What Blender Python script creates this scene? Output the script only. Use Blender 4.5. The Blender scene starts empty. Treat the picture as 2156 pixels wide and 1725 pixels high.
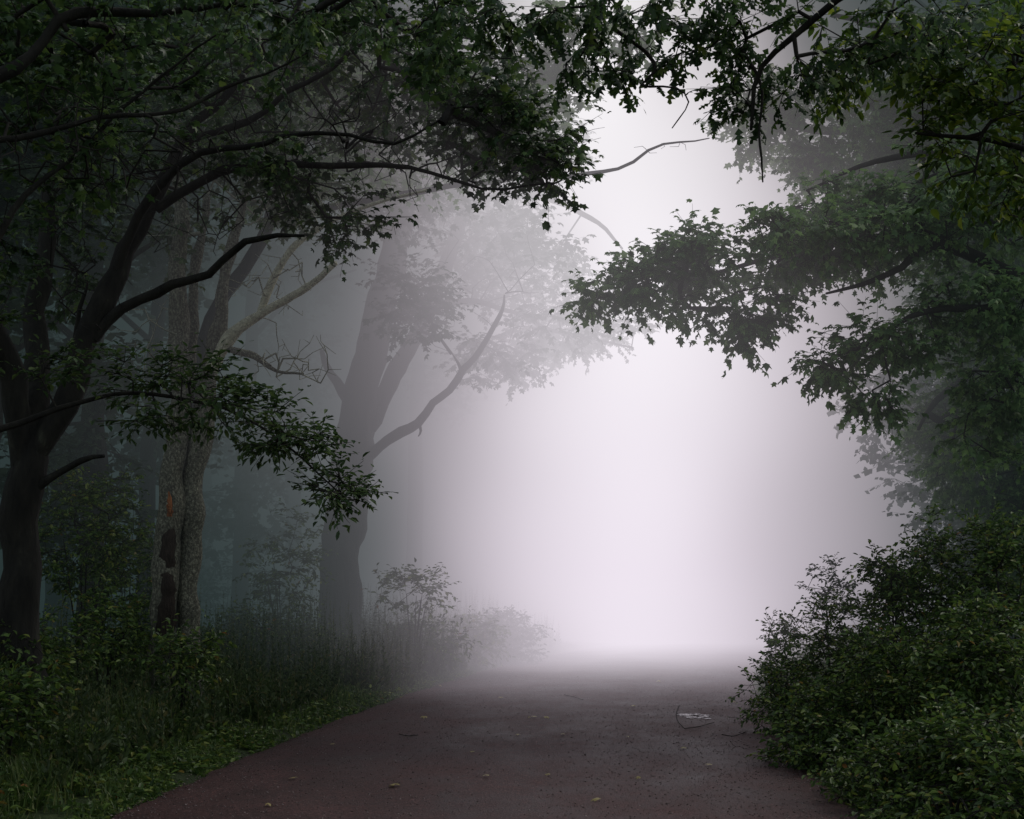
import bpy, math, random, time
import numpy as np
from mathutils import Vector, noise
T0=time.time()
C=bpy.context.scene.collection
R=math.radians
rng=np.random.default_rng(7); random.seed(7)
F=2994.0; TH=math.atan(377.5/F); CAM=np.array([0,0,1.58])
def P(px,py,Y):
    u=(px-1078)/F; v=(862.5-py)/F
    d=np.array([u, math.cos(TH)-v*math.sin(TH), math.sin(TH)+v*math.cos(TH)])
    return CAM+d*(Y/d[1])
# ------------------------------------------------------------- materials
def mat(name):
    m=bpy.data.materials.new(name); m.use_nodes=True; nt=m.node_tree; nt.nodes.clear()
    out=nt.nodes.new('ShaderNodeOutputMaterial'); return m,nt,out
def N(nt,t,**k):
    n=nt.nodes.new(t)
    for a,b in k.items(): setattr(n,a,b)
    return n
def ramp(nt,stops,fac,interp='LINEAR'):
    r=N(nt,'ShaderNodeValToRGB'); r.color_ramp.interpolation=interp; e=r.color_ramp.elements
    while len(e)<len(stops): e.new(.5)
    for i,(p,c) in enumerate(stops): e[i].position=p; e[i].color=(*c,1)
    nt.links.new(fac,r.inputs[0]); return r.outputs[0]
def leaf_mat(name,stops,trans=.25,rough=.45):
    m,nt,out=mat(name); g=N(nt,'ShaderNodeNewGeometry')
    col=ramp(nt,stops,g.outputs['Random Per Island'])
    b=N(nt,'ShaderNodeBsdfPrincipled'); b.inputs['Roughness'].default_value=rough
    b.inputs['Specular IOR Level'].default_value=.35
    nt.links.new(col,b.inputs['Base Color'])
    t=N(nt,'ShaderNodeBsdfTranslucent'); nt.links.new(col,t.inputs[0])
    mx=N(nt,'ShaderNodeMixShader'); mx.inputs[0].default_value=trans
    nt.links.new(b.outputs[0],mx.inputs[1]); nt.links.new(t.outputs[0],mx.inputs[2])
    nt.links.new(mx.outputs[0],out.inputs[0]); return m
def noisy_mat(name,stops,scale=4,stretch=(1,1,1),bump=.3,rough=.9,detail=8,bscale=None,spec=.2,dist=.02):
    m,nt,out=mat(name); tc=N(nt,'ShaderNodeTexCoord'); mp=N(nt,'ShaderNodeMapping'); mp.inputs['Scale'].default_value=stretch
    nt.links.new(tc.outputs['Object'],mp.inputs[0])
    n=N(nt,'ShaderNodeTexNoise'); n.inputs['Scale'].default_value=scale; n.inputs['Detail'].default_value=detail; n.inputs['Roughness'].default_value=.68
    nt.links.new(mp.outputs[0],n.inputs[0])
    n2=N(nt,'ShaderNodeTexNoise'); n2.inputs['Scale'].default_value=bscale or scale*3; n2.inputs['Detail'].default_value=6
    nt.links.new(mp.outputs[0],n2.inputs[0])
    b=N(nt,'ShaderNodeBsdfPrincipled'); b.inputs['Roughness'].default_value=rough; b.inputs['Specular IOR Level'].default_value=spec
    nt.links.new(ramp(nt,stops,n.outputs[0]),b.inputs['Base Color'])
    bp=N(nt,'ShaderNodeBump'); bp.inputs['Strength'].default_value=bump; bp.inputs['Distance'].default_value=dist
    nt.links.new(n2.outputs[0],bp.inputs['Height']); nt.links.new(bp.outputs[0],b.inputs['Normal'])
    nt.links.new(b.outputs[0],out.inputs[0]); return m
M={}
M['leaf_dark']=leaf_mat('leaf_dark',[(0,(.026,.050,.022)),(.5,(.045,.090,.031)),(.9,(.095,.165,.045)),(1,(.15,.21,.05))],.36)
M['leaf_maple']=leaf_mat('leaf_maple',[(0,(.08,.15,.06)),(.5,(.135,.245,.09)),(1,(.25,.39,.13))],.5)
M['leaf_yellow']=leaf_mat('leaf_yellow',[(0,(.04,.08,.018)),(.6,(.085,.15,.024)),(.9,(.17,.24,.03)),(1,(.28,.34,.04))],.42)
M['leaf_beech']=leaf_mat('leaf_beech',[(0,(.035,.07,.026)),(.6,(.055,.10,.034)),(1,(.11,.165,.05))],.35,.6)
M['leaf_fog']=leaf_mat('leaf_fog',[(0,(.04,.07,.042)),(1,(.08,.125,.07))],.35,.7)
M['leaf_bush']=leaf_mat('leaf_bush',[(0,(.03,.065,.018)),(.45,(.07,.13,.03)),(.82,(.15,.245,.05)),(.985,(.25,.29,.06)),(1,(.32,.14,.04))],.35,.42)
M['grass']=leaf_mat('grass',[(0,(.05,.09,.02)),(.7,(.10,.165,.04)),(1,(.22,.24,.09))],.35,.5)
M['weed']=leaf_mat('weed',[(0,(.028,.05,.018)),(.8,(.08,.125,.04)),(1,(.16,.15,.06))],.3,.6)
M['bark_dark']=noisy_mat('bark_dark',[(.3,(.010,.010,.009)),(.6,(.026,.025,.02)),(.75,(.06,.065,.045))],9,(1,1,.3),.9)
M['bark_lichen']=noisy_mat('bark_lichen',[(.33,(.045,.042,.034)),(.5,(.13,.13,.097)),(.68,(.36,.36,.26)),(.8,(.5,.5,.37))],42,(1,1,.7),1,bscale=80,dist=.03,detail=10)
M['bark_lit']=noisy_mat('bark_lit',[(.3,(.22,.21,.15)),(.5,(.52,.51,.37)),(.7,(.70,.68,.50))],24,(1,1,1),1,bscale=60,dist=.03,detail=9)  # lichen bark brightened: light caught by the right limbs painted into the colour
M['bark_fog']=noisy_mat('bark_fog',[(.3,(.012,.012,.011)),(.7,(.05,.048,.041))],9,(1,1,.18),1,dist=.10)
M['twig']=noisy_mat('twig',[(.3,(.012,.012,.010)),(.7,(.04,.037,.032))],12,(1,1,1),.3)
M['twig_pale']=noisy_mat('twig_pale',[(.3,(.10,.10,.08)),(.7,(.42,.42,.32))],12,(1,1,1),.3)
M['wood_raw']=noisy_mat('wood_raw',[(.4,(.10,.035,.014)),(.65,(.50,.20,.08))],14,(3,3,.4),.9)
M['stub_dark']=noisy_mat('stub_dark',[(.3,(.012,.009,.008)),(.7,(.06,.045,.034))],20,(3,3,.4),.9)
M['soil']=noisy_mat('soil',[(.3,(.02,.03,.011)),(.55,(.035,.055,.018)),(.7,(.06,.08,.03))],3,(1,1,1),.8,bscale=14,dist=.06)
M['pebble']=leaf_mat('pebble',[(0,(.08,.056,.053)),(.8,(.15,.115,.11)),(1,(.28,.24,.23))],0,.7)
M['fallen']=leaf_mat('fallen',[(0,(.24,.17,.05)),(.6,(.36,.30,.11)),(1,(.34,.15,.06))],.1,.5)
# road
m,nt,out=mat('road_gravel'); tc=N(nt,'ShaderNodeTexCoord')
a=N(nt,'ShaderNodeTexNoise'); a.inputs['Scale'].default_value=.9; a.inputs['Detail'].default_value=14; a.inputs['Roughness'].default_value=.8
mp=N(nt,'ShaderNodeMapping'); mp.inputs['Scale'].default_value=(1,.6,1); nt.links.new(tc.outputs['Object'],mp.inputs[0]); nt.links.new(mp.outputs[0],a.inputs[0])
v=N(nt,'ShaderNodeTexVoronoi'); v.inputs['Scale'].default_value=60; nt.links.new(tc.outputs['Object'],v.inputs[0])
c1=ramp(nt,[(.33,(.028,.0128,.0118)),(.67,(.110,.056,.052))],a.outputs[0])
c2=ramp(nt,[(0,(.35,.32,.32)),(.5,(.85,.8,.8)),(.88,(1.3,1.2,1.2)),(1,(3.2,3.0,3.0))],v.outputs['Color'])
mx=N(nt,'ShaderNodeMix',data_type='RGBA',blend_type='MULTIPLY'); mx.inputs[0].default_value=1
nt.links.new(c1,mx.inputs[6]); nt.links.new(c2,mx.inputs[7])
b=N(nt,'ShaderNodeBsdfPrincipled'); b.inputs['Specular IOR Level'].default_value=.26
nt.links.new(mx.outputs[2],b.inputs['Base Color'])
rr=N(nt,'ShaderNodeMapRange'); rr.inputs[1].default_value=.35; rr.inputs[2].default_value=.65; rr.inputs[3].default_value=.5; rr.inputs[4].default_value=.78
nt.links.new(a.outputs[0],rr.inputs[0]); nt.links.new(rr.outputs[0],b.inputs['Roughness'])
n3=N(nt,'ShaderNodeTexNoise'); n3.inputs['Scale'].default_value=60; n3.inputs['Detail'].default_value=4; n3.inputs['Roughness'].default_value=.6; nt.links.new(tc.outputs['Object'],n3.inputs[0])
bp=N(nt,'ShaderNodeBump'); bp.inputs['Strength'].default_value=.9; bp.inputs['Distance'].default_value=.012
nt.links.new(n3.outputs[0],bp.inputs['Height']); nt.links.new(bp.outputs[0],b.inputs['Normal']); nt.links.new(b.outputs[0],out.inputs[0]); M['road']=m
m,nt,out=mat('wet'); b=N(nt,'ShaderNodeBsdfPrincipled'); b.inputs['Base Color'].default_value=(.03,.022,.022,1); b.inputs['Roughness'].default_value=.3
tc=N(nt,'ShaderNodeTexCoord'); n3=N(nt,'ShaderNodeTexNoise'); n3.inputs['Scale'].default_value=14; n3.inputs['Detail'].default_value=6; nt.links.new(tc.outputs['Object'],n3.inputs[0])
rr=N(nt,'ShaderNodeMapRange'); rr.inputs[1].default_value=.47; rr.inputs[2].default_value=.54; rr.inputs[3].default_value=.25; rr.inputs[4].default_value=.85; nt.links.new(n3.outputs[0],rr.inputs[0]); nt.links.new(rr.outputs[0],b.inputs['Roughness'])
sp_=N(nt,'ShaderNodeMapRange'); sp_.inputs[1].default_value=.47; sp_.inputs[2].default_value=.54; sp_.inputs[3].default_value=.35; sp_.inputs[4].default_value=.1; nt.links.new(n3.outputs[0],sp_.inputs[0]); nt.links.new(sp_.outputs[0],b.inputs['Specular IOR Level'])
bp=N(nt,'ShaderNodeBump'); bp.inputs['Strength'].default_value=.8; bp.inputs['Distance'].default_value=.03; nt.links.new(n3.outputs[0],bp.inputs['Height']); nt.links.new(bp.outputs[0],b.inputs['Normal'])
nt.links.new(b.outputs[0],out.inputs[0]); M['water']=m
# ------------------------------------------------------------- mesh helpers
def mk(name,verts,quads,material,parent=None,smooth=False):
    verts=np.ascontiguousarray(verts,dtype=np.float32); quads=np.ascontiguousarray(quads,dtype=np.int32)
    me=bpy.data.meshes.new(name); me.vertices.add(len(verts)); me.vertices.foreach_set('co',verts.ravel())
    me.loops.add(quads.size); me.loops.foreach_set('vertex_index',quads.ravel())
    me.polygons.add(len(quads)); me.polygons.foreach_set('loop_start',np.arange(len(quads),dtype=np.int32)*quads.shape[1])
    me.update(calc_edges=True); me.validate()
    if smooth: me.polygons.foreach_set('use_smooth',np.ones(len(quads),dtype=bool))
    me.materials.append(M[material])
    o=bpy.data.objects.new(name,me); C.objects.link(o)
    if parent is not None:
        o.parent=parent; o.location=-np.array(parent.location)
    return o
def tag(o,label=None,cat=None,group=None,kind=None):
    if label: o['label']=label
    if cat: o['category']=cat
    if group: o['group']=group
    if kind: o['kind']=kind
    return o
def empty(name,loc,label,cat,group=None):
    o=bpy.data.objects.new(name,None); C.objects.link(o); o.location=tuple(float(v) for v in loc); o.empty_display_size=.2
    return tag(o,label,cat,group)
def catmull(pts,step):
    pts=np.array(pts,float); n=len(pts)
    if n<3: 
        k=max(2,int(np.linalg.norm(pts[-1,:3]-pts[0,:3])/step)); t=np.linspace(0,1,k+1)[:,None]; return pts[0]*(1-t)+pts[-1]*t
    e=np.vstack([2*pts[0]-pts[1],pts,2*pts[-1]-pts[-2]]); outp=[]
    for i in range(n-1):
        p0,p1,p2,p3=e[i:i+4]; k=max(2,int(np.linalg.norm(p2[:3]-p1[:3])/step))
        for t in np.arange(k)/k:
            outp.append(.5*((2*p1)+(-p0+p2)*t+(2*p0-5*p1+4*p2-p3)*t*t+(-p0+3*p1-3*p2+p3)*t**3))
    outp.append(pts[-1]); o=np.array(outp); o[:,3]=np.maximum(o[:,3],.004); return o
def tube(path,sides=12,rough=.12,freq=3.0,flare=0,wob=.0):
    p=path[:,:3].copy(); r=path[:,3].copy(); n=len(p)
    for i in range(n):
        if wob and 0<i: 
            q=Vector(p[i]*1.3); p[i]+=np.array(noise.noise_vector(q))*wob*min(1,i/4)+np.array(noise.noise_vector(q*3))*wob*.3*min(1,i/4)
    if flare: r=r*(1+flare*np.exp(-(p[:,2]-p[0,2])/.35))
    t=np.gradient(p,axis=0); t/=np.linalg.norm(t,axis=1)[:,None]+1e-9
    u=np.cross(t[0],[0.3,1,.1]); u/=np.linalg.norm(u); V=[]
    for i in range(n):
        u=u-t[i]*np.dot(u,t[i]); u/=np.linalg.norm(u); w=np.cross(t[i],u)
        for k in range(sides):
            a=2*math.pi*k/sides; d=u*math.cos(a)+w*math.sin(a)
            q=p[i]+d*r[i]
            rr=r[i]*(1+rough*(noise.noise(Vector(q)*freq)+.5*noise.noise(Vector((q[0]*9,q[1]*9,q[2]*2.5)))))
            V.append(p[i]+d*rr)
    Q=[]
    for i in range(n-1):
        for k in range(sides):
            k2=(k+1)%sides; Q.append((i*sides+k,i*sides+k2,(i+1)*sides+k2,(i+1)*sides+k))
    V.append(p[-1]+t[-1]*r[-1]*.6); c=len(V)-1
    for k in range(0,sides,2): Q.append(((n-1)*sides+k,(n-1)*sides+(k+1)%sides,(n-1)*sides+(k+2)%sides,c))
    return np.array(V),np.array(Q)
def prisms(p0,p1,r0,r1,s=4):
    p0=np.asarray(p0,float);p1=np.asarray(p1,float); n=len(p0)
    t=p1-p0; t/=np.linalg.norm(t,axis=1)[:,None]+1e-9
    a=np.where(np.abs(t[:,2:3])>.9,np.array([[1.,0,0]]),np.array([[0,0,1.]])); u=np.cross(t,a); u/=np.linalg.norm(u,axis=1)[:,None]+1e-9; w=np.cross(t,u)
    V=np.zeros((n,2*s,3))
    for k in range(s):
        A=2*math.pi*k/s; d=u*math.cos(A)+w*math.sin(A)
        V[:,k]=p0+d*np.asarray(r0)[:,None]; V[:,s+k]=p1+d*np.asarray(r1)[:,None]
    q=np.array([(k,(k+1)%s,s+(k+1)%s,s+k) for k in range(s)])
    Q=(np.arange(n)*2*s)[:,None,None]+q[None]
    return V.reshape(-1,3),Q.reshape(-1,4)
TPL={}
TPL['maple']=(np.array([(0,0,0),(0,.42,.04),(-.38,.14,-.05),(-.27,.36,.0),(-.52,.64,-.10),(-.22,.66,.0),(0,1,-.10),(.22,.66,0),(.52,.64,-.10),(.27,.36,0),(.38,.14,-.05)],float),
  np.array([(0,1,3,2),(1,5,4,3),(1,7,6,5),(1,9,8,7),(0,10,9,1)]))
TPL['oval']=(np.array([(0,0,0),(-.22,.3,.04),(-.22,.65,.03),(0,1,-.1),(.22,.65,.03),(.22,.3,.04)],float),np.array([(0,3,2,1),(0,5,4,3)]))
TPL['oak']=(np.array([(0,0,0),(-.28,.30,-.04),(-.08,.42,.0),(-.36,.62,-.07),(-.09,.68,0),(-.16,.90,-.06),(0,1,-.1),(.16,.90,-.06),(.09,.68,0),(.36,.62,-.07),(.08,.42,0),(.28,.30,-.04),(0,.40,.03),(0,.68,.03)],float),
  np.array([(0,12,2,1),(2,12,4,3),(4,13,6,5),(13,8,7,6),(12,10,9,8),(0,11,10,12),(12,8,13,4)]))
TPL['far']=(np.array([(0,0,0),(-.45,.5,-.06),(0,1,-.08),(.45,.5,-.06)],float),np.array([(0,3,2,1)]))
def leaves(pos,tip,nor,size,tpl):
    v,q=TPL[tpl]; tip=tip/(np.linalg.norm(tip,axis=1)[:,None]+1e-9)
    s=np.cross(tip,nor); s/=np.linalg.norm(s,axis=1)[:,None]+1e-9; n=np.cross(s,tip)
    wd=rng.uniform(.75,1.15,len(pos)); zz=rng.uniform(.3,3.,len(pos))
    V=pos[:,None]+size[:,None,None]*(s[:,None]*(v[None,:,0:1]*wd[:,None,None])+tip[:,None]*v[None,:,1:2]+n[:,None]*(v[None,:,2:3]*zz[:,None,None]))
    Q=(np.arange(len(pos))*len(v))[:,None,None]+q[None]
    return V.reshape(-1,3),Q.reshape(-1,4)
def rdir(n): 
    d=rng.normal(size=(n,3)); return d/np.linalg.norm(d,axis=1)[:,None]
def sprays(t,d,nt_,nl,L,ls,tpl,droop=.25,flat=.6):
    t=np.repeat(t,nt_,0); d=np.repeat(d,nt_,0)
    rd=rdir(len(t)); rd[:,2]*=.45
    td=d*.7+rd*1.0+np.array([0,0,-droop*.6]); td/=np.linalg.norm(td,axis=1)[:,None]
    ln=L*rng.uniform(.5,1.2,len(t)); p1=t+td*ln[:,None]
    tw=(t,p1,np.full(len(t),.0035),np.full(len(t),.0015))
    m=len(t)*nl; s=np.tile(np.linspace(.15,1,nl),len(t)); s=s+rng.uniform(-.08,.08,m)
    b=np.repeat(t,nl,0); dd=np.repeat(p1-t,nl,0); pos=b+dd*s[:,None]+rng.normal(size=(m,3))*.012
    tdir=np.repeat(td,nl,0); side=np.cross(tdir,[0,0,1.]); sg=np.tile(np.where(np.arange(nl)%2,1,-1),len(t))
    tip=tdir*.55+side*sg[:,None]*.9+rdir(m)*.45+np.array([0,0,-droop])
    nor=np.array([0,0,1.])+rdir(m)*flat
    return tw,leaves(pos,tip,nor,ls*rng.uniform(.55,1.25,m),tpl)
def clump(c,r,n,freq,thr):
    out=[];tries=0
    while len(out)<n and tries<n*12:
        tries+=1; d=rdir(1)[0]*rng.random()**(1/2.4); p=c+d*r
        if noise.noise(Vector(p)*freq)>thr: out.append(p)
    return np.array(out).reshape(-1,3)
def grow(nodes,targets,seg=.35,sag=.10,rt=.004,pw=.5,rmax=.06,nf=1.0):
    nb=len(nodes); cap=nb+len(targets)*14+10; PT=np.zeros((cap,3)); PT[:nb]=nodes; par=np.full(cap,-1); n=nb
    dm=np.array([np.min(np.linalg.norm(nodes-t,axis=1)) for t in targets]); order=np.argsort(dm); dirs=np.zeros((len(targets),3))
    for oi in order:
        t=targets[oi]; dd=np.linalg.norm(PT[:n]-t,axis=1); j=int(np.argmin(dd)); dist=dd[j]; k=min(12,max(1,int(dist/seg))); a=PT[j].copy(); prev=j
        nz=rdir(1)[0]*.12*dist*nf; nz2=rdir(1)[0]*.06*dist*nf
        for i in range(1,k+1):
            s=i/k; p=a*(1-s)+t*s+(nz+np.array([0,0,sag*dist]))*math.sin(math.pi*s)*(1 if i<k else 0)+nz2*math.sin(2*math.pi*s)
            PT[n]=p; par[n]=prev; prev=n; n+=1
        v=t-(PT[par[n-1]] if par[n-1]>=0 else a); dirs[oi]=v/(np.linalg.norm(v)+1e-9)
    cnt=np.ones(n)
    for i in range(n-1,nb-1,-1):
        if par[i]>=nb: cnt[par[i]]+= cnt[i]
    idx=np.arange(nb,n); r=np.minimum(rt*(cnt**pw),rmax)
    pr=par[idx]; rp=np.where(pr>=nb,r[pr],np.minimum(r[idx]*1.15,rmax))
    rp=np.minimum(rp,r[idx]*1.5)
    return (PT[pr],PT[idx],rp,r[idx]),dirs
def plant(name,label,cat,base,limbs,masses,tpl='maple',leafm='leaf_dark',barkm='bark_dark',twigm='twig',ls=.12,group=None,nt_=4,nl=6,L=.4,
          seg=.35,freq=.8,thr=-.12,rough=.12,sides=12,step=.2,wob=.05,flare=.5,skip=0,sag=.10,droop=.25,flat=.6,rt=.004,bare=None,names=None,world=False,rmax=.06,limbm=None,dY=0):
    root=empty(name,base,label,cat,group)
    nodes=[]
    for i,l in enumerate(limbs):
        pts=[(*(p[:3] if world else P(p[0],p[1],p[2]+dY)),p[3]*(1 if world else (p[2]+dY)/p[2])) for p in l]
        path=catmull(pts,step)
        lm=(limbm or {}).get(i,barkm)
        v,q=tube(path,sides if i==0 else max(6,sides-4),rough,flare=flare if i==0 else 0,wob=wob*(.4 if lm!=barkm else 1))
        nm=(names[i] if names else ('trunk' if i==0 else 'limb'))
        mk(nm,v,q,lm,root,True)
        if i>0 or not skip: nodes.append(path[:,:3])
        else: nodes.append(path[int(len(path)*skip):,:3])
    nodes=np.vstack(nodes)
    T=[]
    for ms in masses:
        if world: c=np.array(ms[:3]); r=np.array(ms[3:6]); n=ms[6]
        else:
            px,py,Y,rx,ry,rY,n=ms; Y+=dY; c=P(px,py,Y); r=np.array([rx/F*Y,rY,ry/F*Y])
        T.append(clump(c,r,n,freq,thr))
    T=np.vstack(T); e,dirs=grow(nodes,T,seg,sag,rt,rmax=rmax); tw,(lv,lq)=sprays(T,dirs,nt_,nl,L,ls,tpl,droop,flat)
    VV=[];QQ=[];off=0
    def add(vq):
        nonlocal off
        VV.append(vq[0]); QQ.append(vq[1]+off); off+=len(vq[0])
    add(prisms(*e,5)); add(prisms(*tw,3))
    if bare is not None:
        B=np.vstack([clump(P(*b[:3]),np.array([b[3]/F*b[2],b[5],b[4]/F*b[2]]),b[6],freq,-.9) for b in bare])
        e,_=grow(nodes,B,.12,.03,.0026,.42,nf=.3); add(prisms(*e,5))
    mk('twigs',np.vstack(VV),np.vstack(QQ),twigm,root)
    mk('crown' if cat=='tree' else 'foliage',lv,lq,leafm,root)
    return root
# ------------------------------------------------------------- ground & road
HW=2.68
def xr(y): 
    y=np.asarray(y,float); return np.where(y<36,-.5+.0033*np.maximum(y,0)**2,-.5+.0033*1296+.2376*(y-36))
def basez(y):
    y=np.asarray(y,float); d=np.clip(y-34,0,26); return -.0013*d*d-.0676*np.clip(y-60,0,30)*.5
def sm(a,b,x):
    t=np.clip((x-a)/(b-a),0,1); return t*t*(3-2*t)
def gz1(x,y):
    d=x-float(xr(y)); z=float(basez(y))
    n1=noise.noise(Vector((x*.35,y*.35,3)))*.16+noise.noise(Vector((x*1.3,y*1.3,9)))*.05
    if d<0: e=-d-2.5; z+= -.09+.14*sm(0,.5,e)+(.35*sm(.5,7,e)+n1*sm(.2,1.5,e)) 
    else: e=d-2.4; z+= -.09+.14*sm(0,.45,e)+(.7*sm(.3,6,e)+n1*sm(.2,1.5,e))
    return z
def axis(lo,hi,fine_lo,fine_hi,fs,k):
    a=list(np.arange(fine_lo,fine_hi,fs)); x=fine_hi; s=fs
    while x<hi: a.append(x); s*=k; x+=s
    a.append(hi); x=fine_lo; s=fs; b=[]
    while x>lo: s*=k; x-=s; b.append(max(x,lo))
    return np.array(sorted(set(np.round(b+a,4))))
gx=axis(-400,400,-9,12,.22,1.25); gy=axis(-60,700,5,40,.25,1.2)
V=np.array([(x,y,gz1(x,y)) for y in gy for x in gx]); nx=len(gx)
Q=np.array([(j*nx+i,j*nx+i+1,(j+1)*nx+i+1,(j+1)*nx+i) for j in range(len(gy)-1) for i in range(nx-1)])
tag(mk('ground',V,Q,'soil',None,True),'mossy dark forest floor on both sides of the road','ground',kind='structure')
ys=np.concatenate([np.arange(-15,45,.15),np.arange(45,140,1.5)]); us=np.linspace(-1,1,41); V=[]
for y in ys:
    for u in us:
        hw=HW+.10*noise.noise(Vector((y*.7,u*3,5)))+.07*noise.noise(Vector((y*3,u*3,2)))
        x=float(xr(y))+u*hw
        z=float(basez(y))+.035*(1-u*u)-.012*math.exp(-((abs(u)-.42)/.13)**2)+.012*noise.noise(Vector((x*1.1,y*.8,1)))+.003*noise.noise(Vector((x*5,y*5,1)))-.02*(abs(u)>.99)
        V.append((x,y,z))
n=len(us); Q=np.array([(j*n+i,j*n+i+1,(j+1)*n+i+1,(j+1)*n+i) for j in range(len(ys)-1) for i in range(n-1)])
road=mk('road',np.array(V),Q,'road',None,True); tag(road,'damp reddish brown dirt and gravel road running into fog','road',kind='structure')
def roadz(x,y):
    u=(x-float(xr(y)))/HW; return float(basez(y))+.035*(1-u*u)-.012*math.exp(-((abs(u)-.42)/.13)**2)+.012*noise.noise(Vector((x*1.1,y*.8,1)))
npb=30000; y=8.5+26*rng.random(npb)**1.6; u=rng.uniform(-1,1,npb); u=np.sign(u)*np.abs(u)**.6*1.04; x=xr(y)+u*HW
z=np.array([roadz(a,b_) if abs(c_)<1 else gz1(a,b_)+.01 for a,b_,c_ in zip(x,y,u)])
s=.0035+.007*rng.random(npb)**3; oc=np.array([(1,0,0),(0,1,0),(-1,0,0),(0,-1,0),(0,0,.7),(0,0,-.7)],float)
V=np.stack([x,y,z+s*.1],1)[:,None]+oc[None]*s[:,None,None]*rng.uniform(.6,1.3,(npb,6,1))
q=np.array([(0,1,4,3),(2,3,4,1),(0,3,5,1),(2,1,5,3)]); Q=(np.arange(npb)*6)[:,None,None]+q[None]
tag(mk('gravel',V.reshape(-1,3),Q.reshape(-1,4),'pebble'),'loose small stones scattered over the dirt road','gravel',kind='stuff')
# ------------------------------------------------------------- grass, ground cover, weeds (stuff)
def blades(x,y,z,h,w,lean):
    n=len(x); a=rng.uniform(0,2*math.pi,n); s=np.stack([np.cos(a),np.sin(a),0*a],1); l=np.stack([-np.sin(a),np.cos(a),0*a],1)*(lean*h*rng.uniform(.2,1,n))[:,None]
    b=np.stack([x,y,z],1); up=np.array([0,0,1.]); V=np.zeros((n,6,3))
    V[:,0]=b-s*w[:,None];V[:,1]=b+s*w[:,None]; mid=b+up*(h*.6)[:,None]+l*.35
    V[:,2]=mid+s*w[:,None]*.7;V[:,3]=mid-s*w[:,None]*.7; tp=b+up*(h*.95)[:,None]+l
    V[:,4]=tp-s*w[:,None]*.1;V[:,5]=tp+s*w[:,None]*.1
    q=np.array([(0,1,2,3),(3,2,5,4)]); return V.reshape(-1,3),((np.arange(n)*6)[:,None,None]+q[None]).reshape(-1,4)
def verge(n,side,w0,w1,y0,y1,pw=1.3):
    y=y0+(y1-y0)*rng.random(n)**pw; e=w0+(w1-w0)*rng.random(n)**1.4; x=xr(y)+side*(2.6+e)
    keep=np.array([noise.noise(Vector((a*1.1,b_*1.1,0)))>-.45+.25*rng.random()+(.5 if c_<.25 else 0)*noise.noise(Vector((a*3,b_*3,7))) for a,b_,c_ in zip(x,y,e)]); x=x[keep];y=y[keep];e=e[keep]
    return x,y,np.array([gz1(a,b_) for a,b_ in zip(x,y)])-.01,e
X=[];
for a in ((80000,-1,.0,5.,9,40,1.0),(12000,-1,.0,2.,8.5,14,1.),(18000,1,-.05,2.5,8.5,36)):
    x,y,z,e=verge(*a); X.append((x,y,z,e))
x,y,z,e=[np.concatenate([q[i] for q in X]) for i in range(4)]
hv=np.array([.75+.9*max(0,noise.noise(Vector((a*.9,b_*.9,4)))) for a,b_ in zip(x,y)])
h=(.05+.38*sm(0,1.3,e))*rng.uniform(.35,1.35,len(x))*hv; v,q=blades(x,y,z,h,np.full(len(x),.0045)*rng.uniform(.7,1.6,len(x))*(1+y/40),.7)
tag(mk('grass',v,q,'grass'),'rough green grass along both edges of the road','grass',kind='stuff')
X=[]
for a in ((56000,-1,.1,6.,9,38,1.1),(20000,-1,.1,3.,8.5,15,1.),(18000,1,.0,3.,8.5,36)):
    X.append(verge(*a))
x,y,z,e=[np.concatenate([q[i] for q in X]) for i in range(4)]; n=len(x)
hv=np.array([.7+1.1*max(0,noise.noise(Vector((a*.8,b_*.8,14)))) for a,b_ in zip(x,y)])
h=(.02+.36*sm(0,1.3,e))*rng.uniform(.1,1.2,n)*hv; pos=np.stack([x,y,z+h],1); tip=rdir(n); tip[:,2]*=.3
v,q=leaves(pos,tip,np.array([0,0,1.])+rdir(n)*.6,rng.uniform(.03,.09,n),'oval')
tag(mk('ground_cover',v,q,'leaf_bush'),'low broad-leaved plants mixed into the grassy verges','ground cover',kind='stuff')
W1=verge(3000,-1,.55,4.2,10.5,38,.9); W2=verge(1500,-1,.25,3.2,21,38,1.0); far=np.concatenate([np.zeros(len(W1[0])),np.ones(len(W2[0]))])
x,y,z,e=[np.concatenate([W1[i],W2[i]]) for i in range(4)]
n=len(x); hh=rng.uniform(.4,1.0,n)**1.2*(.62+.45*sm(.3,2.2,e))*(1.2+.3*far); b=np.stack([x,y,z],1); ln=rng.normal(size=(n,2))*.07
t=b+np.stack([ln[:,0],ln[:,1],hh],1); v1,q1=prisms(b,t,np.full(n,.005),np.full(n,.002),3)
k=22; s=np.tile(np.linspace(.12,1,k),n); bb=np.repeat(b,k,0); tt=np.repeat(t,k,0); pos=bb+(tt-bb)*s[:,None]; tip=rdir(n*k); tip[:,2]=np.abs(tip[:,2])*.5+.5
v2,q2=leaves(pos,tip,rdir(n*k),(.12*(1.05-s*.8))*rng.uniform(.5,1.2,n*k),'oval')
tag(mk('tall_weeds',np.vstack([v1,v2]),np.vstack([q1,q2+len(v1)]),'weed'),'dark spiky tall weeds standing along the left verge','weeds',kind='stuff')
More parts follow.
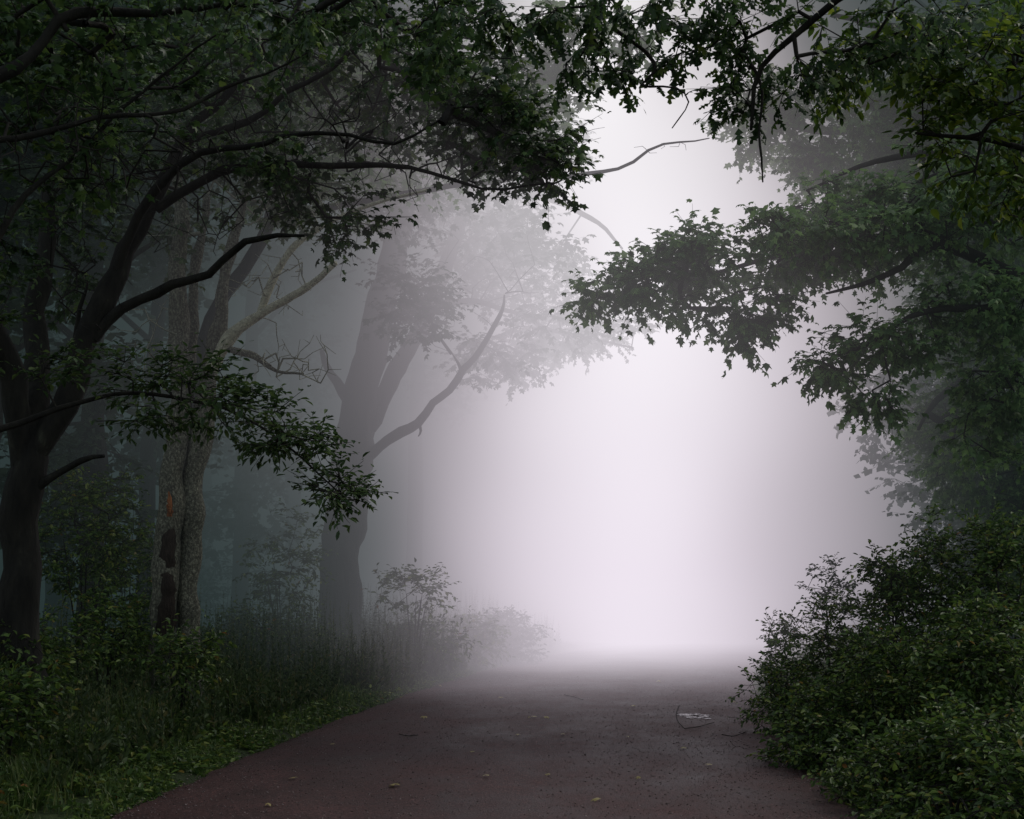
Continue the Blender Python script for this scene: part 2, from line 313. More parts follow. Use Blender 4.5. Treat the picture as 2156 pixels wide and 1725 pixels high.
# ------------------------------------------------------------- left trees
plant('leaning_tree','black forked tree at the left edge with a limb leaning right','tree',P(35,1460,12.5),
 [[(35,1480,12,.21),(38,1300,12,.16),(38,1150,12,.155),(50,960,12,.155),(75,780,12.3,.10),(88,600,12.6,.09),(105,450,12.8,.07),(150,200,13,.05),(200,-40,13,.035)],
  [(50,980,12,.13),(130,850,12,.115),(205,690,12,.10),(245,560,12.1,.09),(330,440,12.3,.07),(385,300,12.5,.05),(450,230,12.6,.04),(560,120,12.8,.025)],
  [(50,990,12,.12),(15,800,11.8,.11),(-40,650,11.5,.09),(-90,350,11,.06)],
  [(198,715,12,.055),(232,676,12,.05),(285,630,11.95,.045),(350,590,11.8,.04),(430,572,11.6,.035),(505,525,11.5,.027),(640,498,11.4,.012)],
  [(45,1060,12,.05),(80,1018,11.95,.042),(120,985,11.9,.035),(165,970,11.8,.028),(215,970,11.7,.012)],
  [(330,440,12.3,.05),(430,385,12.2,.042),(560,350,12,.035),(700,372,12,.03),(850,350,12,.022),(1000,385,12,.015),(1150,372,12,.008)],
  [(385,300,12.5,.04),(520,250,12.4,.03),(640,160,12.2,.024),(800,90,12,.014)],
  [(245,570,12.1,.045),(300,450,12,.04),(420,330,11.8,.03),(600,290,11.6,.022),(780,300,11.5,.016),(930,260,11.5,.009)],
  [(135,845,12,.03),(170,700,12.1,.022),(180,620,12.1,.015),(178,575,12.1,.01)]],
 [(900,180,13,300,130,2,140),(600,120,13,300,150,2,96),(230,120,12.5,260,150,2,80),(1050,280,12.2,130,90,1,72),(1150,340,12,60,50,.6,30),(700,380,12.5,200,60,1.2,30),(300,330,12.5,250,120,1.5,38),(740,480,12.5,90,25,.6,10),(60,500,12.5,120,160,1.2,30)],
 tpl='maple',leafm='leaf_dark',ls=.086,wob=.12,sides=14,rough=.3,skip=.6,dY=.5,bare=[(750,300,12.8,350,130,1.2,230),(350,400,12.7,300,150,1,200),(180,620,12.5,100,120,.8,40)])
plant('lichen_tree','double trunked tree covered in pale lichen with torn orange wood','tree',P(370,1500,16),
 [[(346,1530,16,.19),(350,1300,16,.145),(360,1050,16,.14),(380,850,16,.12),(374,650,16,.10),(379,460,16,.085),(365,250,16,.05)],
  [(402,1530,16.1,.14),(398,1250,16.1,.125),(415,950,16.1,.12),(447,760,16.1,.105),(470,620,16.1,.08),(490,500,16.1,.06),(530,350,16,.04)],
  [(445,775,16.05,.085),(490,705,15.9,.07),(545,665,15.8,.06),(600,632,15.7,.05),(660,595,15.6,.042),(708,553,15.5,.03)],
  [(395,840,16.1,.075),(408,680,16.3,.065),(412,560,16.4,.055),(432,420,16.4,.04)],
  [(545,665,15.8,.05),(590,560,15.8,.042),(640,500,15.8,.035),(760,440,15.8,.025),(900,400,15.8,.015)],
  [(455,730,16,.04),(540,745,15.8,.03),(585,780,15.7,.022),(635,788,15.6,.01)]],
 [(450,300,16.5,250,110,1.5,60),(500,150,17,250,120,2,90),(650,420,16.5,150,50,1,22),(380,480,16.3,90,80,.8,16)],
 tpl='maple',leafm='leaf_beech',barkm='bark_lichen',twigm='twig_pale',limbm={2:'bark_lit',4:'bark_lit'},ls=.10,wob=.06,sides=20,step=.09,rough=.42,skip=.6,
 bare=[(620,760,15.8,130,60,.8,90),(560,600,15.8,120,80,.8,80),(330,700,16,80,120,.6,60),(700,450,15.8,200,80,.8,80)])
o=bpy.data.objects['lichen_tree']
pts=catmull([(*P(350,1340,15.90),.10),(*P(352,1200,15.90),.09),(*P(354,1120,15.90),.075),(*P(356,1075,15.91),.035)],.06)
v,q=tube(pts,14,.7,9); mk('dead_wood',v,q,'stub_dark',o,True)['label']='blackened hollow of dead wood low on the trunk'
pts=catmull([(*P(357,1088,15.83),.024),(*P(358,1060,15.83),.026),(*P(355,1036,15.83),.007)],.02)
v,q=tube(pts,8,1.0,26); mk('splintered_wood',v,q,'wood_raw',o,True)['label']='freshly torn orange wood'
plant('big_maple_tree','broad grey trunk in mist with a bare branch curving up toward road','tree',P(716,1440,27),
 [[(714,1460,27,.50),(716,1300,27,.39),(722,1150,27,.37),(738,1000,27,.37),(755,850,27,.35),(800,650,27,.27),(838,500,27,.24),(880,300,27,.19),(900,50,27,.14)],
  [(775,900,27,.18),(830,790,27.2,.17),(900,660,27.4,.155),(945,540,27.6,.14),(985,440,27.8,.12),(1060,402,28,.09),(1150,418,28,.07),(1190,432,28,.06),(1240,462,28,.05),(1275,482,28,.04),(1310,525,28,.02)],
  [(770,965,26.9,.11),(830,918,26.6,.095),(880,890,26.4,.085),(910,852,26.35,.078),(945,825,26.3,.073),(978,780,26.2,.065),(1016,732,26.1,.054),(1038,690,26,.045),(1058,650,26,.031),(1064,618,26,.015)],
  [(745,860,27,.14),(700,790,27,.08),(680,740,27,.04)],
  [(972,470,27.7,.12),(1010,300,27.8,.09),(1080,150,28,.06)],
  [(920,640,27.4,.08),(1030,640,28,.05),(1180,700,28.5,.035),(1330,730,28.5,.015)],
  [(972,785,26.2,.035),(965,765,26.2,.025),(950,745,26.2,.01)],
  [(880,885,26.4,.04),(886,905,26.3,.025),(882,915,26.3,.01)]],
 [(1080,540,28.5,150,110,2,150),(1200,690,29,160,50,2,120),(1050,750,28.5,110,45,1.5,40),(870,640,25.5,70,90,1,50),(950,350,27,230,120,3,200),(760,220,27,300,160,3,230),(860,420,25,120,70,1,50),(1130,300,29,110,110,2,80)],
 tpl='maple',leafm='leaf_fog',barkm='bark_fog',ls=.14,wob=.07,sides=24,step=.18,rough=.24,skip=.6,nl=7,L=.55,thr=-.3,freq=.5,bare=[(1000,560,27,200,200,2,130)])
plant('mid_tree','slim tree behind the lichen trunk spreading a leafy crown to the gap','tree',P(385,1440,20),
 [[(385,1460,20,.16),(388,1200,20,.13),(395,950,20,.12),(440,700,20,.10),(560,480,20,.09),(660,230,20,.07),(720,0,20,.05)],
  [(570,460,20,.06),(800,420,20,.05),(980,385,20,.042),(1170,370,20,.034),(1300,355,20,.026),(1400,308,20,.018),(1495,290,20,.008)],
  [(655,240,20,.05),(850,200,20,.04),(1000,190,20,.03),(1150,200,20,.015)]],
 [(800,250,20.5,300,130,2,180),(1080,220,20,140,90,1.5,90),(650,400,20,200,80,1.5,50),(1230,100,19.5,140,75,1,50),(500,200,20.5,250,130,2,110)],
 tpl='maple',leafm='leaf_maple',barkm='bark_fog',ls=.12,wob=.07,step=.2,skip=.6,nl=6,L=.5,bare=[(1230,300,20,60,50,.4,16),(1400,312,20,70,15,.2,10),(1000,380,20,200,50,.6,34)])
plant('beech_sapling','young beech at far left reaching a layered leafy bough toward the big trunk','tree',P(-160,1560,9.5),
 [[(-190,1620,9.6,.09),(-170,1300,9.6,.08),(-150,950,9.7,.06),(-140,650,9.8,.04),(-100,300,9.9,.02)],
  [(-150,960,9.7,.035),(0,900,9.8,.025),(160,850,9.9,.018),(320,825,10,.014),(480,860,10,.011),(610,945,10,.008),(750,1062,10,.004)]],
 [(180,790,10,150,35,.8,11),(380,790,10,130,28,.8,15),(500,860,10,120,38,.7,20),(610,930,10,90,34,.5,20),(710,1030,10,55,28,.4,14),(330,880,10,100,20,.5,6),(-100,600,9.8,100,300,1,30)],
 tpl='oval',leafm='leaf_beech',ls=.066,wob=.04,sides=8,step=.12,nt_=5,nl=7,L=.25,seg=.2,rt=.0028,flat=.4,droop=.12,skip=.6,freq=1.5,thr=-.3)
plant('edge_tree','dark twisting limbs crossing the top left corner from a tree beside camera','tree',P(-420,1600,9),
 [[(-420,1750,9,.3),(-400,1200,9,.24),(-350,600,9,.2),(-300,200,9,.15),(-250,-200,9,.1)],
  [(-330,350,9,.07),(-150,230,9.2,.055),(30,130,9.4,.045),(180,50,9.6,.035),(340,30,9.8,.027),(520,15,10,.018),(700,-30,10,.01)],
  [(-350,600,9,.06),(-200,600,9.3,.045),(-50,545,9.6,.035),(80,420,9.8,.025),(180,330,10,.017),(300,190,10,.012),(450,90,10,.007)],
  [(-330,400,9,.05),(-150,300,9.3,.035),(60,290,9.6,.025),(260,250,9.8,.018),(480,200,10,.012),(640,110,10,.007)]],
 [(100,60,10,300,90,1.5,44),(60,280,10,220,90,1.5,26),(500,60,10.5,250,80,1.3,34),(800,60,10.5,220,80,1,28),(-250,0,9.5,300,250,2,80)],
 tpl='maple',leafm='leaf_dark',barkm='bark_dark',ls=.085,wob=.12,step=.14,skip=.6,rough=.3,bare=[(150,300,9.8,250,150,1,140)])
# ------------------------------------------------------------- right trees
plant('roadside_maple_tree','maple right of the road with one long leafy bough reaching over it','tree',P(2420,1500,16.5),
 [[(2440,1560,14,.34),(2420,1200,14,.27),(2400,800,14,.24),(2380,400,14.2,.2),(2350,0,14.4,.14),(2330,-300,14.5,.08)],
  [(2395,760,14,.10),(2250,640,14,.085),(2100,560,14,.07),(1960,520,14,.055),(1900,560,13.9,.035),(1820,600,13.8,.025),(1745,622,13.8,.012)],
  [(2100,560,14,.055),(1950,500,14,.04),(1800,500,14,.032),(1650,540,14,.025),(1520,570,14,.02),(1400,590,14,.014),(1250,635,14,.005)],
  [(2400,850,14,.08),(2250,720,13.7,.06),(2100,650,13.5,.045),(1950,660,13.4,.03),(1820,720,13.3,.018),(1720,760,13.2,.008)],
  [(2385,450,14,.09),(2200,350,14.3,.07),(2020,320,14.6,.05),(1850,340,14.8,.03),(1700,400,14.8,.012)]],
 [(1850,500,14.3,260,65,1.5,140),(1620,525,14,190,55,1.3,118),(1460,550,14,115,48,1.1,66),(1330,600,14,70,42,.8,36),(1530,640,13.8,160,35,.6,32),(1570,680,13.8,40,45,.4,15),(1250,630,14,35,25,.3,9),
  (2050,420,14.6,240,120,1.5,150),(1770,430,14.8,130,60,1,50),(2080,640,13.6,170,60,1,66),(1870,720,13.4,130,40,.7,42),(1740,770,13.3,50,35,.4,16),(1850,830,13.3,40,40,.4,12),(2120,850,14,120,160,1.2,90)],
 tpl='maple',leafm='leaf_maple',ls=.10,wob=.06,sides=14,step=.2,skip=.5,nl=6,L=.38,droop=.4,thr=-.35,dY=2.5)
plant('tall_right_tree','tall dark tree filling the right edge behind the long maple bough','tree',P(2200,1450,22),
 [[(2230,1500,19,.3),(2215,1100,19,.25),(2200,700,19,.22),(2170,300,19,.17),(2150,-50,19,.12)],
  [(2190,500,19,.12),(2050,380,19,.09),(1900,300,19,.07),(1750,280,19,.05),(1600,250,19,.03),(1500,230,19,.015)],
  [(2175,250,19,.1),(2050,130,18.6,.07),(1900,60,18.3,.05),(1750,30,18,.03)],
  [(2205,850,19,.1),(2100,780,18.6,.07),(2000,820,18.3,.05),(1930,900,18,.02)]],
 [(1850,290,19,260,100,2,210),(1620,250,19,110,60,1.2,60),(2050,150,18.5,250,150,2,180),(2080,600,19,170,200,2,230),(2080,900,18.5,150,180,1.5,200),(1660,340,19,70,50,.8,24),(1970,880,19,80,80,1,26),(2130,1100,18.5,80,160,1.2,90)],
 tpl='maple',leafm='leaf_maple',barkm='bark_dark',ls=.12,wob=.1,step=.25,skip=.5,nl=7,L=.5,thr=-.2,freq=.6,droop=.35,dY=3)
plant('misty_right_tree','grey green drooping tree half lost in mist at the right of the glow','tree',P(2080,1420,26),
 [[(2120,1440,26,.28),(2100,1100,26,.22),(2080,700,26,.18),(2060,300,26,.12)],
  [(2090,800,26,.08),(1980,760,26,.06),(1880,820,26,.03),(1800,900,26,.01)]],
 [(1980,900,27,130,170,2,110),(2080,700,26,160,250,2,200),(1850,880,28,90,110,1.5,36),(2060,1120,25,120,150,1.5,120)],
 tpl='far',leafm='leaf_fog',barkm='bark_fog',ls=.13,wob=.12,step=.35,skip=.4,nl=8,L=.5,droop=.5,thr=-.2,freq=.5)
plant('near_oak_tree','oak close overhead whose lobed leaves hang in silhouette along the top','tree',(3.9,5.2,0),
 [[(3.9,5.0,-.1,.32),(3.85,5.1,1.6,.26),(3.7,5.4,3.2,.22),(3.4,5.8,5.0,.18),(3.0,6.2,7.0,.12)],
  [(3.6,5.6,4.4,.07),(2.8,6.6,5.05,.05),(2.0,7.4,5.35,.04),(1.0,7.9,5.35,.03),(0.0,8.1,5.25,.022),(-1.0,8.2,5.15,.012)],
  [(2.4,7.0,5.1,.03),(1.9,7.9,4.95,.024),(1.5,8.2,4.7,.017),(1.43,8.3,4.35,.01)],
  [(3.3,5.9,5.4,.09),(1.5,4.5,6.2,.07),(-.5,3.5,6.6,.05),(-2.5,3,6.6,.03)],
  [(3.1,6.1,6.2,.08),(3.2,8.5,6.8,.06),(2.2,10.5,7,.03)]],
 [(0.9,8.1,5.0,1.1,.6,.18,28),(0.1,8.2,4.98,.8,.6,.14,15),(1.45,8.3,4.78,.45,.4,.28,20),(0.7,8.3,4.78,.5,.4,.16,8),(-1.1,8.3,5.1,.9,.6,.12,9),(2.2,8.2,4.95,.6,.6,.3,20),(0,5.5,6.4,3.5,2.5,.6,50),(-2,7.5,6.3,2,2,.6,20),(2.5,2.5,6,2,2,.8,40)],  # last clumps: crown extended overhead out of view to shade the near road
 tpl='oak',leafm='leaf_dark',ls=.09,wob=.05,step=.12,skip=.6,nt_=4,nl=6,L=.26,seg=.22,rt=.0028,droop=.5,world=True,freq=1.6,thr=-.15)
o=bpy.data.objects['near_oak_tree']
pts=catmull([(*P(1560,100,8.3),.012),(*P(1600,170,8.3),.010),(*P(1604,220,8.3),.009),(*P(1598,280,8.3),.008),(*P(1603,330,8.3),.007),(*P(1606,384,8.3),.004)],.05)
v,q=tube(pts,6,.35,30); mk('hanging_twig',v,q,'twig',o,True)
pts=catmull([(*P(1290,60,8.2),.014),(*P(1360,110,8.2),.012),(*P(1380,150,8.2),.011),(*P(1350,180,8.2),.008),(*P(1420,185,8.2),.006),(*P(1450,215,8.2),.004),(*P(1415,270,8.2),.003)],.05)
v,q=tube(pts,6,.35,30); mk('hanging_twig',v,q,'twig',o,True)
plant('yellow_green_tree','near tree at upper right with oval yellow green leaves','tree',(4.6,9.2,0),
 [[(4.6,9.2,0,.2),(4.5,9.2,2,.17),(4.4,9.3,4,.13),(4.2,9.3,6.5,.08)],
  [(4.45,9.2,3.6,.04),(3.9,9.1,4.2,.028),(3.3,9.0,4.45,.02),(2.6,8.9,4.5,.01)],
  [(4.4,9.2,4.3,.04),(3.6,9.1,5.0,.028),(2.7,9.0,5.2,.012)]],
 [(3.1,9.0,4.6,.6,.6,.4,34),(2.75,9.0,4.95,.8,.6,.35,32),(3.4,9,4.15,.4,.5,.25,16),(3.4,9.4,5.2,1,.7,.4,30),(2.3,8.9,5.1,.6,.5,.25,14)],
 tpl='oval',leafm='leaf_yellow',ls=.08,wob=.03,step=.15,skip=.6,nt_=4,nl=7,L=.25,seg=.2,rt=.0028,droop=.3,world=True,freq=1.6,thr=-.3)
# ------------------------------------------------------------- far forest
def far_tree(px,Y,lean,w,label,masses,top=0,fork=True):
    b=P(px,1300,Y); g=gz1(b[0],Y); base=np.array([b[0],Y,g-.1]); 
    H=P(px,top,Y)[2]; pts=[(*base,w*1.15),(base[0]+lean*.15,Y,g+H*.3,w),(base[0]+lean*.5,Y,g+H*.6,w*.8),(base[0]+lean,Y,H,w*.5)]
    limbs=[pts]
    for k in range(4):
        s=.45+.13*k; i0=np.array([base[0]+lean*s,Y,g+H*s]); d=random.choice((-1,1)); 
        limbs.append([(*i0,w*.4),(i0[0]+d*1,Y+random.uniform(-.5,.5),i0[2]+.9,w*.28),(i0[0]+d*2.2,Y+random.uniform(-1,1),i0[2]+1.6,w*.12)])
    ms=[]
    for (a,b_,rx,ry,n) in masses:
        c=P(a,b_,Y); ms.append((c[0],Y,c[2],rx/F*Y,2.,ry/F*Y,n))
    return plant('forest_tree',label,'tree',base,limbs,ms,tpl='far',leafm='leaf_fog',barkm='bark_fog',ls=.16,wob=.08,step=.5,sides=9,rough=.25,skip=.4,nt_=4,nl=8,L=.6,freq=.4,thr=-.25,world=True,
      group='misty trees of the forest behind')
far_tree(-60,18,.3,.2,'leafy tree behind the black forked tree, leftmost in the woods',[(30,250,200,250,200),(-60,600,150,200,80)])
far_tree(190,21,-.3,.17,'thin dark tree between forked tree and lichen trunks',[(200,200,250,220,220),(150,480,150,120,60),(150,1000,140,120,50),(230,760,90,100,30)])
far_tree(300,24,.2,.14,'thin misty trunk close on the left of the lichen trunks',[(330,260,250,230,220),(300,560,120,120,50),(300,900,110,90,36)])
far_tree(500,31,.5,.17,'misty trunk showing right of the lichen trunks',[(520,250,260,220,240),(520,520,120,80,60),(560,900,120,120,60),(500,1080,120,80,50)])
far_tree(610,35,.2,.18,'faint trunk just left of the broad misty trunk',[(640,300,240,220,220),(640,560,90,80,60),(620,760,90,100,50)])
far_tree(120,28,.6,.22,'faint trunk deep in the woods left of the thin dark tree',[(120,350,250,250,200),(130,820,150,150,80)])
far_tree(420,36,-.4,.25,'very faint trunk deep in fog seen between the lichen trunks',[(420,350,250,200,200)])
far_tree(870,38,.3,.2,'pale trunk in fog right of the broad misty trunk',[(900,500,120,180,120),(960,250,200,150,150),(930,820,90,60,40)])
far_tree(700,42,.3,.25,'dim trunk directly behind the broad misty trunk',[(700,400,200,200,150)])
far_tree(2280,24,-.3,.25,'dark tree at the right edge above the brambles',[(2150,500,200,350,250),(2200,1000,150,200,120)])
far_tree(2200,32,-.2,.25,'dim tree in fog at far right beyond the drooping one',[(2150,600,200,350,220),(2120,1050,140,150,80)])
# ------------------------------------------------------------- shrubs and saplings
def shrub(label,px,py,Y,rx,ry,n,cat='shrub',name='shrub',tpl='oval',lm='leaf_bush',ls=.06,group=None,rY=.8,stems=5,L=.22,nl=7,nt_=4,flat=.8,thr=-.15):
    c=P(px,py,Y); g=gz1(c[0],Y); base=np.array([c[0],Y,g-.05]); limbs=[]
    r=np.array([rx/F*Y,rY,ry/F*Y])
    for k in range(stems):
        a=rng.uniform(-1,1,3)*np.array([.6,.6,.3]); e=c+a*r; e[2]=max(e[2],g+.25); m_=(base*.5+e*.5)+np.array([0,0,.08])
        limbs.append([(base[0]+a[0]*.1,base[1]+a[1]*.1,base[2],.016),(*m_,.011),(*e,.005)])
    return plant(name,label,cat,base,limbs,[(*c,*r,n)],tpl=tpl,leafm=lm,ls=ls,wob=.02,sides=8,step=.12,nt_=nt_,nl=nl,L=L,seg=.15,freq=2.2,thr=thr,rt=.0018,flare=0,droop=.15,flat=flat,
      names=['stem']*stems,world=True,group=group,rough=.05,rmax=.01)
G='bushes crowding the right verge'
for a in (('pale misty bush at the far end of the right verge',1660,1390,19,70,90,70),
 ('low bush at the road edge where the right verge begins',1650,1470,16,80,90,90),
 ('rounded green bush rising behind the low road edge bush',1790,1370,16,120,120,160),
 ('tall dark bush on the bank below the drooping maple leaves',1950,1290,15,130,140,180),
 ('tallest bush at the right frame edge',2110,1230,14,110,150,170),
 ('bushy growth at mid height beside the gravel edge',1740,1560,13,120,110,150),
 ('broad bush in the middle of the right bank',1900,1480,13,150,150,250),
 ('dense bush at the right frame edge under the tallest one',2080,1430,12,130,170,260),
 ('low leafy bush nearest the gravel in the lower right',1870,1640,10.8,120,90,130),
 ('near bush in the lower right corner',2050,1620,10,150,140,250),
 ('lowest bush cut by the bottom frame edge at right',2010,1730,9.2,130,70,100),
 ('small bush in the bottom right corner of the frame',2150,1700,9,80,120,110)):
    shrub(*a,group=G)
shrub('slender tall weed rising above the right hand bushes',1968,1190,14.5,45,110,26,cat='weed',name='tall_weed',stems=1,ls=.06,rY=.2)
shrub('small misty sapling above the right verge bushes',1745,1250,19,50,90,24,cat='sapling',name='sapling',lm='leaf_fog',stems=2,rY=.3)
shrub('dark spindly sapling at the right above the bank',1880,1200,15,70,60,40,cat='sapling',name='sapling',stems=2,rY=.4,ls=.07)
GL='understorey bushes in the left woods'
for a in (('dim sapling clump between forked tree and lichen trunks',190,1120,17,110,140,150),
 ('bush at the foot of the black forked tree',60,1370,13,110,60,70),
 ('leafy bush in front of the woods left of lichen trunks',230,1330,16,90,70,80),
 ('pale bright leaved bush at the foot of the lichen trunks',390,1380,15,70,50,50),
 ('bush between lichen trunks and the broad trunk',540,1330,24,120,50,80),
 ('spreading misty bush in front of the broad trunk',640,1380,24,110,45,80),
 ('drooping sapling in mist right of the broad trunk',870,1250,25,80,60,28),
 ('misty bush on the verge below the drooping sapling',870,1360,26,120,45,120),
 ('pale bush at the bend where the left verge vanishes',1060,1350,31,90,60,190),
 ('low bush beside the pale bush at the bend',960,1350,29,110,55,180),
 ('dark bush at the left frame edge near the bottom',10,1490,11,70,70,60),
 ('faint bush far back between the trunks',480,1230,32,120,80,90),
 ('tall leafy sapling close left of the lichen trunks',275,1200,19,70,110,90),
 ('thin sapling in front of the broad trunk on the left',600,1180,25,80,120,60)):
    shrub(*a,group=GL,lm='leaf_bush' if a[3]<30 else 'leaf_fog',ls=.07 if a[3]<20 else .09,L=.25 if a[3]<20 else .35,rY=1.)
# ------------------------------------------------------------- small things on the road
def ground_at(px,py):
    lo,hi=5,60
    for _ in range(30):
        mid=(lo+hi)/2
        if P(px,py,mid)[2]>0.02: lo=mid
        else: hi=mid
    p=P(px,py,lo); return p[0],lo
x0,y0=ground_at(1460,1507); k=28; ring=[]
for i in range(k):
    a=2*math.pi*i/k; rr_=1+.9*noise.noise(Vector((math.cos(a)*2,math.sin(a)*2,4)))
    ring.append((x0+.2*rr_*math.cos(a),y0+.42*rr_*math.sin(a)))
zc=np.mean([roadz(a,b_) for a,b_ in ring])+.003
V=[(x0,y0,zc)]+[(a,b_,zc) for a,b_ in ring]; Q=[(0,1+i,1+(i+1)%k,1+(i+2)%k) for i in range(0,k,2)]
tag(mk('puddle',np.array(V),np.array(Q),'water'),'small shallow puddle on the right half of the road','puddle',kind='structure')
for lab,pp in (('thin curved fallen twig arching around the left of puddle',[(1430,1487),(1424,1505),(1428,1522),(1440,1534)]),
               ('thin straight fallen twig on the road below puddle',[(1440,1536),(1470,1533),(1503,1523)]),
               ('short fallen twig in the middle of the road',[(1188,1466),(1205,1471),(1228,1478)]),
               ('small fallen twig on the near road left of centre',[(840,1547),(860,1552),(880,1550)]),
               ('fallen twig lying by the right gravel edge',[(1520,1548),(1545,1552),(1570,1543)])):
    pts=[]
    for i,(a,b_) in enumerate(pp):
        x_,y_=ground_at(a,b_); pts.append((x_,y_,roadz(x_,y_)+.009+.006*math.sin(i),.005-.0008*i))
    c=np.array(pts[0][:3]); v,q=tube(catmull(pts,.03),6,.2,20); r=empty('fallen_twig',c,lab,'twig'); mk('stem',v,q,'twig',r,True)
    b0=np.array(pts[1][:3]); e_=b0+np.array([.06,.06,.008]); v,q=prisms([b0],[e_],[.003],[.0015],5); mk('side_shoot',v,q,'twig',r)
lp=[(1148,1637),(1130,1515),(1115,1516),(1145,1517),(1090,1553),(1385,1437),(612,1642),(1350,1640),(1320,1555),(1500,1612),(1050,1470),(900,1512),(1220,1430),(700,1570),(990,1590),(1260,1690),(820,1660),(1440,1580),(1180,1552),(930,1446),(1540,1480),(1020,1640),(560,1700),(1330,1490)]
for a,b_ in lp:
    x_,y_=ground_at(a,b_); p=np.array([[x_,y_,roadz(x_,y_)+.018]]); tp=rdir(1); tp[:,2]=.05
    v,q=leaves(p,tp,np.array([[0,0,1.]])+rdir(1)*.25,np.array([random.uniform(.05,.10)]),'maple')
    tag(mk('fallen_leaf',v,q,'fallen'),'small pale fallen leaf lying on the damp road','leaf','fallen leaves scattered on the road')
print('all',time.time()-T0)
# ------------------------------------------------------------- fog
m,nt,out=mat('fog'); g=N(nt,'ShaderNodeNewGeometry'); sp=N(nt,'ShaderNodeSeparateXYZ'); nt.links.new(g.outputs['Position'],sp.inputs[0])
def mth(op,a,b=None,c=None):
    n=N(nt,'ShaderNodeMath',operation=op)
    for i,v in enumerate((a,b,c)):
        if v is None: continue
        if isinstance(v,(int,float)): n.inputs[i].default_value=v
        else: nt.links.new(v,n.inputs[i])
    return n.outputs[0]
X,Y,Z=sp.outputs
dn=N(nt,'ShaderNodeMapRange',interpolation_type='SMOOTHSTEP'); nt.links.new(Y,dn.inputs[0]); dn.inputs[1].default_value=14.5; dn.inputs[2].default_value=43; dn.inputs[4].default_value=.26
# thin haze hanging among the branches, above head height
hz=N(nt,'ShaderNodeMapRange'); nt.links.new(Z,hz.inputs[0]); hz.inputs[1].default_value=.8; hz.inputs[2].default_value=3.5; hz.inputs[4].default_value=.015
at=N(nt,'ShaderNodeAttribute',attribute_name='density')
dens=mth('MULTIPLY',mth('ADD',dn.outputs[0],hz.outputs[0]),at.outputs['Fac'])
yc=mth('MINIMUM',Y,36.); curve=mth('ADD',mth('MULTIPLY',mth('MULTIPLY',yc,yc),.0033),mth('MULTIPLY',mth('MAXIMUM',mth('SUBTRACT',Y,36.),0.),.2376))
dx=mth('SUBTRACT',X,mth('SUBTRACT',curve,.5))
# slow noise shifting the painted glow sideways
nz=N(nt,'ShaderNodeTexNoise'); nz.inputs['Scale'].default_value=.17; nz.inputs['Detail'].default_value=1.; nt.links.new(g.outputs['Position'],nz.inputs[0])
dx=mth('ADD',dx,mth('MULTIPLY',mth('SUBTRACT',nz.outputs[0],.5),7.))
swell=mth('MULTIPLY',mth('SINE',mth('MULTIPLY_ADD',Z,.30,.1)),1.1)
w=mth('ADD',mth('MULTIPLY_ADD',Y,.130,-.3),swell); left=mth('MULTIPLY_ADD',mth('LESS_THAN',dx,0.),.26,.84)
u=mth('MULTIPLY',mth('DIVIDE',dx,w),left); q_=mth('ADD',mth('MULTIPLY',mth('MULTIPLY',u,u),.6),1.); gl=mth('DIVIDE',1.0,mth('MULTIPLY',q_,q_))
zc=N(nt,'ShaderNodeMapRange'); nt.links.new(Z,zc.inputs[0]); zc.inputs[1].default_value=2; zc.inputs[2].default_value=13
lo=ramp(nt,[(0,(.013,.024,.024)),(.1,(.036,.055,.056)),(.3,(.145,.150,.160)),(.5,(.37,.335,.375)),(.75,(.70,.63,.71)),(1,(.90,.83,.92))],gl,'B_SPLINE')  # daylight over the road and forest shade painted into the emission colour
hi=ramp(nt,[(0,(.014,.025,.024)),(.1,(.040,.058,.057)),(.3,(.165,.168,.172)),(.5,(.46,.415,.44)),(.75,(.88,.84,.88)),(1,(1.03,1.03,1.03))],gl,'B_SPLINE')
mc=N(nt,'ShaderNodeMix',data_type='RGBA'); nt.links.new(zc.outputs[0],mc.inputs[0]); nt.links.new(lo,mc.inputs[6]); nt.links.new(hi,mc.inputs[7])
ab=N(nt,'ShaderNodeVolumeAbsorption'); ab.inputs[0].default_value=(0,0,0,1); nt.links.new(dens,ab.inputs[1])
em=N(nt,'ShaderNodeEmission'); nt.links.new(mc.outputs[2],em.inputs[0]); nt.links.new(dens,em.inputs[1])  # fog lights itself: emission stands in for scattered daylight
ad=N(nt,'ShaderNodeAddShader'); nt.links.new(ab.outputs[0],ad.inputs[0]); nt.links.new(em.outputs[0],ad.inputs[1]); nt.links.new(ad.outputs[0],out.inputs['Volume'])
m.cycles.volume_step_rate=1.0; M['fog']=m
vd=bpy.data.volumes.new('fog'); vd.materials.append(m); fo=bpy.data.objects.new('fog',vd); C.objects.link(fo)
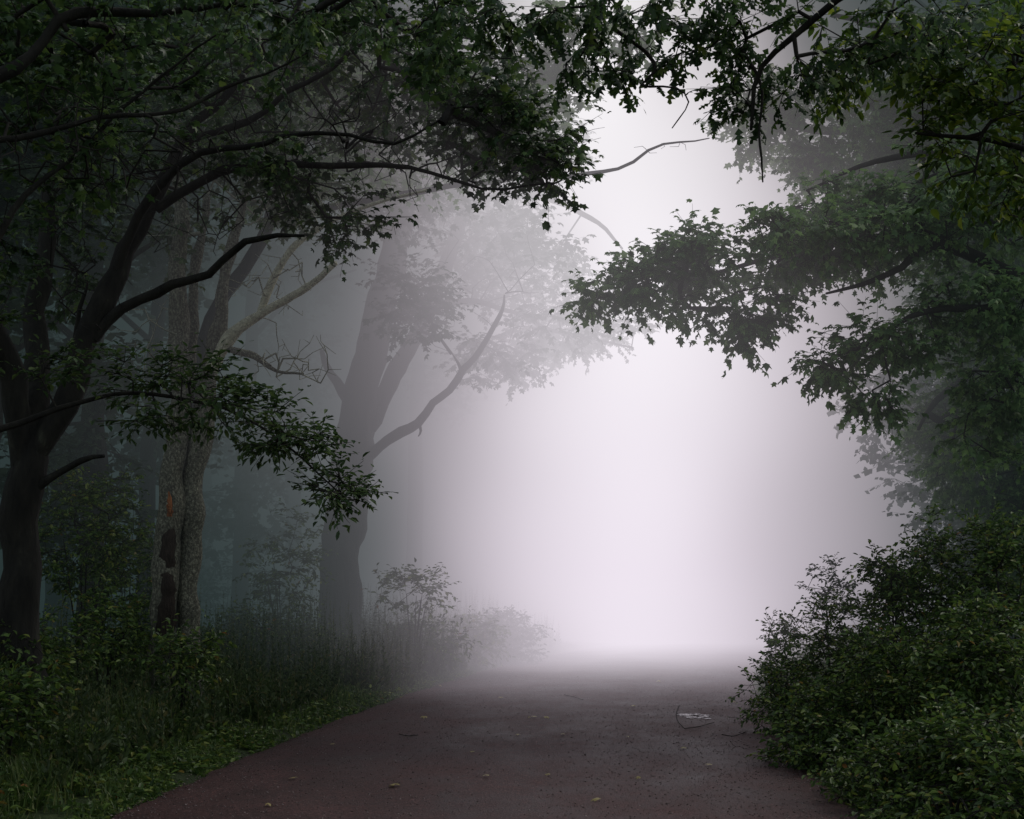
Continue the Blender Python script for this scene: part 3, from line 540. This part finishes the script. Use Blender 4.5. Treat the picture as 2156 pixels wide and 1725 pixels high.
ng=bpy.data.node_groups.new('fog_bank','GeometryNodeTree'); ng.interface.new_socket('Geometry',in_out='INPUT',socket_type='NodeSocketGeometry'); ng.interface.new_socket('Geometry',in_out='OUTPUT',socket_type='NodeSocketGeometry')
vc=ng.nodes.new('GeometryNodeVolumeCube'); vc.inputs['Density'].default_value=1; vc.inputs['Background'].default_value=0
vc.inputs['Min'].default_value=(-30,13,-6); vc.inputs['Max'].default_value=(34,61,24)
vc.inputs['Resolution X'].default_value=33; vc.inputs['Resolution Y'].default_value=25; vc.inputs['Resolution Z'].default_value=16
st=ng.nodes.new('GeometryNodeSetMaterial'); st.inputs['Material'].default_value=m; go=ng.nodes.new('NodeGroupOutput')
ng.links.new(vc.outputs[0],st.inputs[0]); ng.links.new(st.outputs[0],go.inputs[0])
md=fo.modifiers.new('fog_bank','NODES'); md.node_group=ng
tag(fo,'pale fog filling the road corridor and the woods','fog',kind='structure')
# ------------------------------------------------------------- light, sky, camera
w=bpy.data.worlds.new('World'); bpy.context.scene.world=w; w.use_nodes=True; nt=w.node_tree; bg=nt.nodes['Background']
sk=nt.nodes.new('ShaderNodeTexSky'); sk.sky_type='NISHITA'; sk.sun_disc=False; sk.sun_elevation=R(48); sk.sun_rotation=R(60)
hs=nt.nodes.new('ShaderNodeHueSaturation'); hs.inputs['Saturation'].default_value=.45; nt.links.new(sk.outputs[0],hs.inputs['Color'])
nt.links.new(hs.outputs[0],bg.inputs[0]); bg.inputs[1].default_value=.12
sl=bpy.data.lights.new('sun','SUN'); sl.energy=1.5; sl.angle=R(20); sl.color=(1,.95,.86); so=bpy.data.objects.new('sun',sl); C.objects.link(so)
sd=Vector((math.sin(R(60))*math.cos(R(48)),math.cos(R(60))*math.cos(R(48)),math.sin(R(48)))); so.rotation_euler=sd.to_track_quat('Z','Y').to_euler()
cd=bpy.data.cameras.new('camera'); co=bpy.data.objects.new('camera',cd); C.objects.link(co); co.location=tuple(CAM); co.rotation_euler=(R(90)+TH,0,0)
cd.lens=36*F/2156; cd.sensor_width=36; cd.clip_end=2000; bpy.context.scene.camera=co
bpy.context.scene.view_settings.view_transform='Standard'
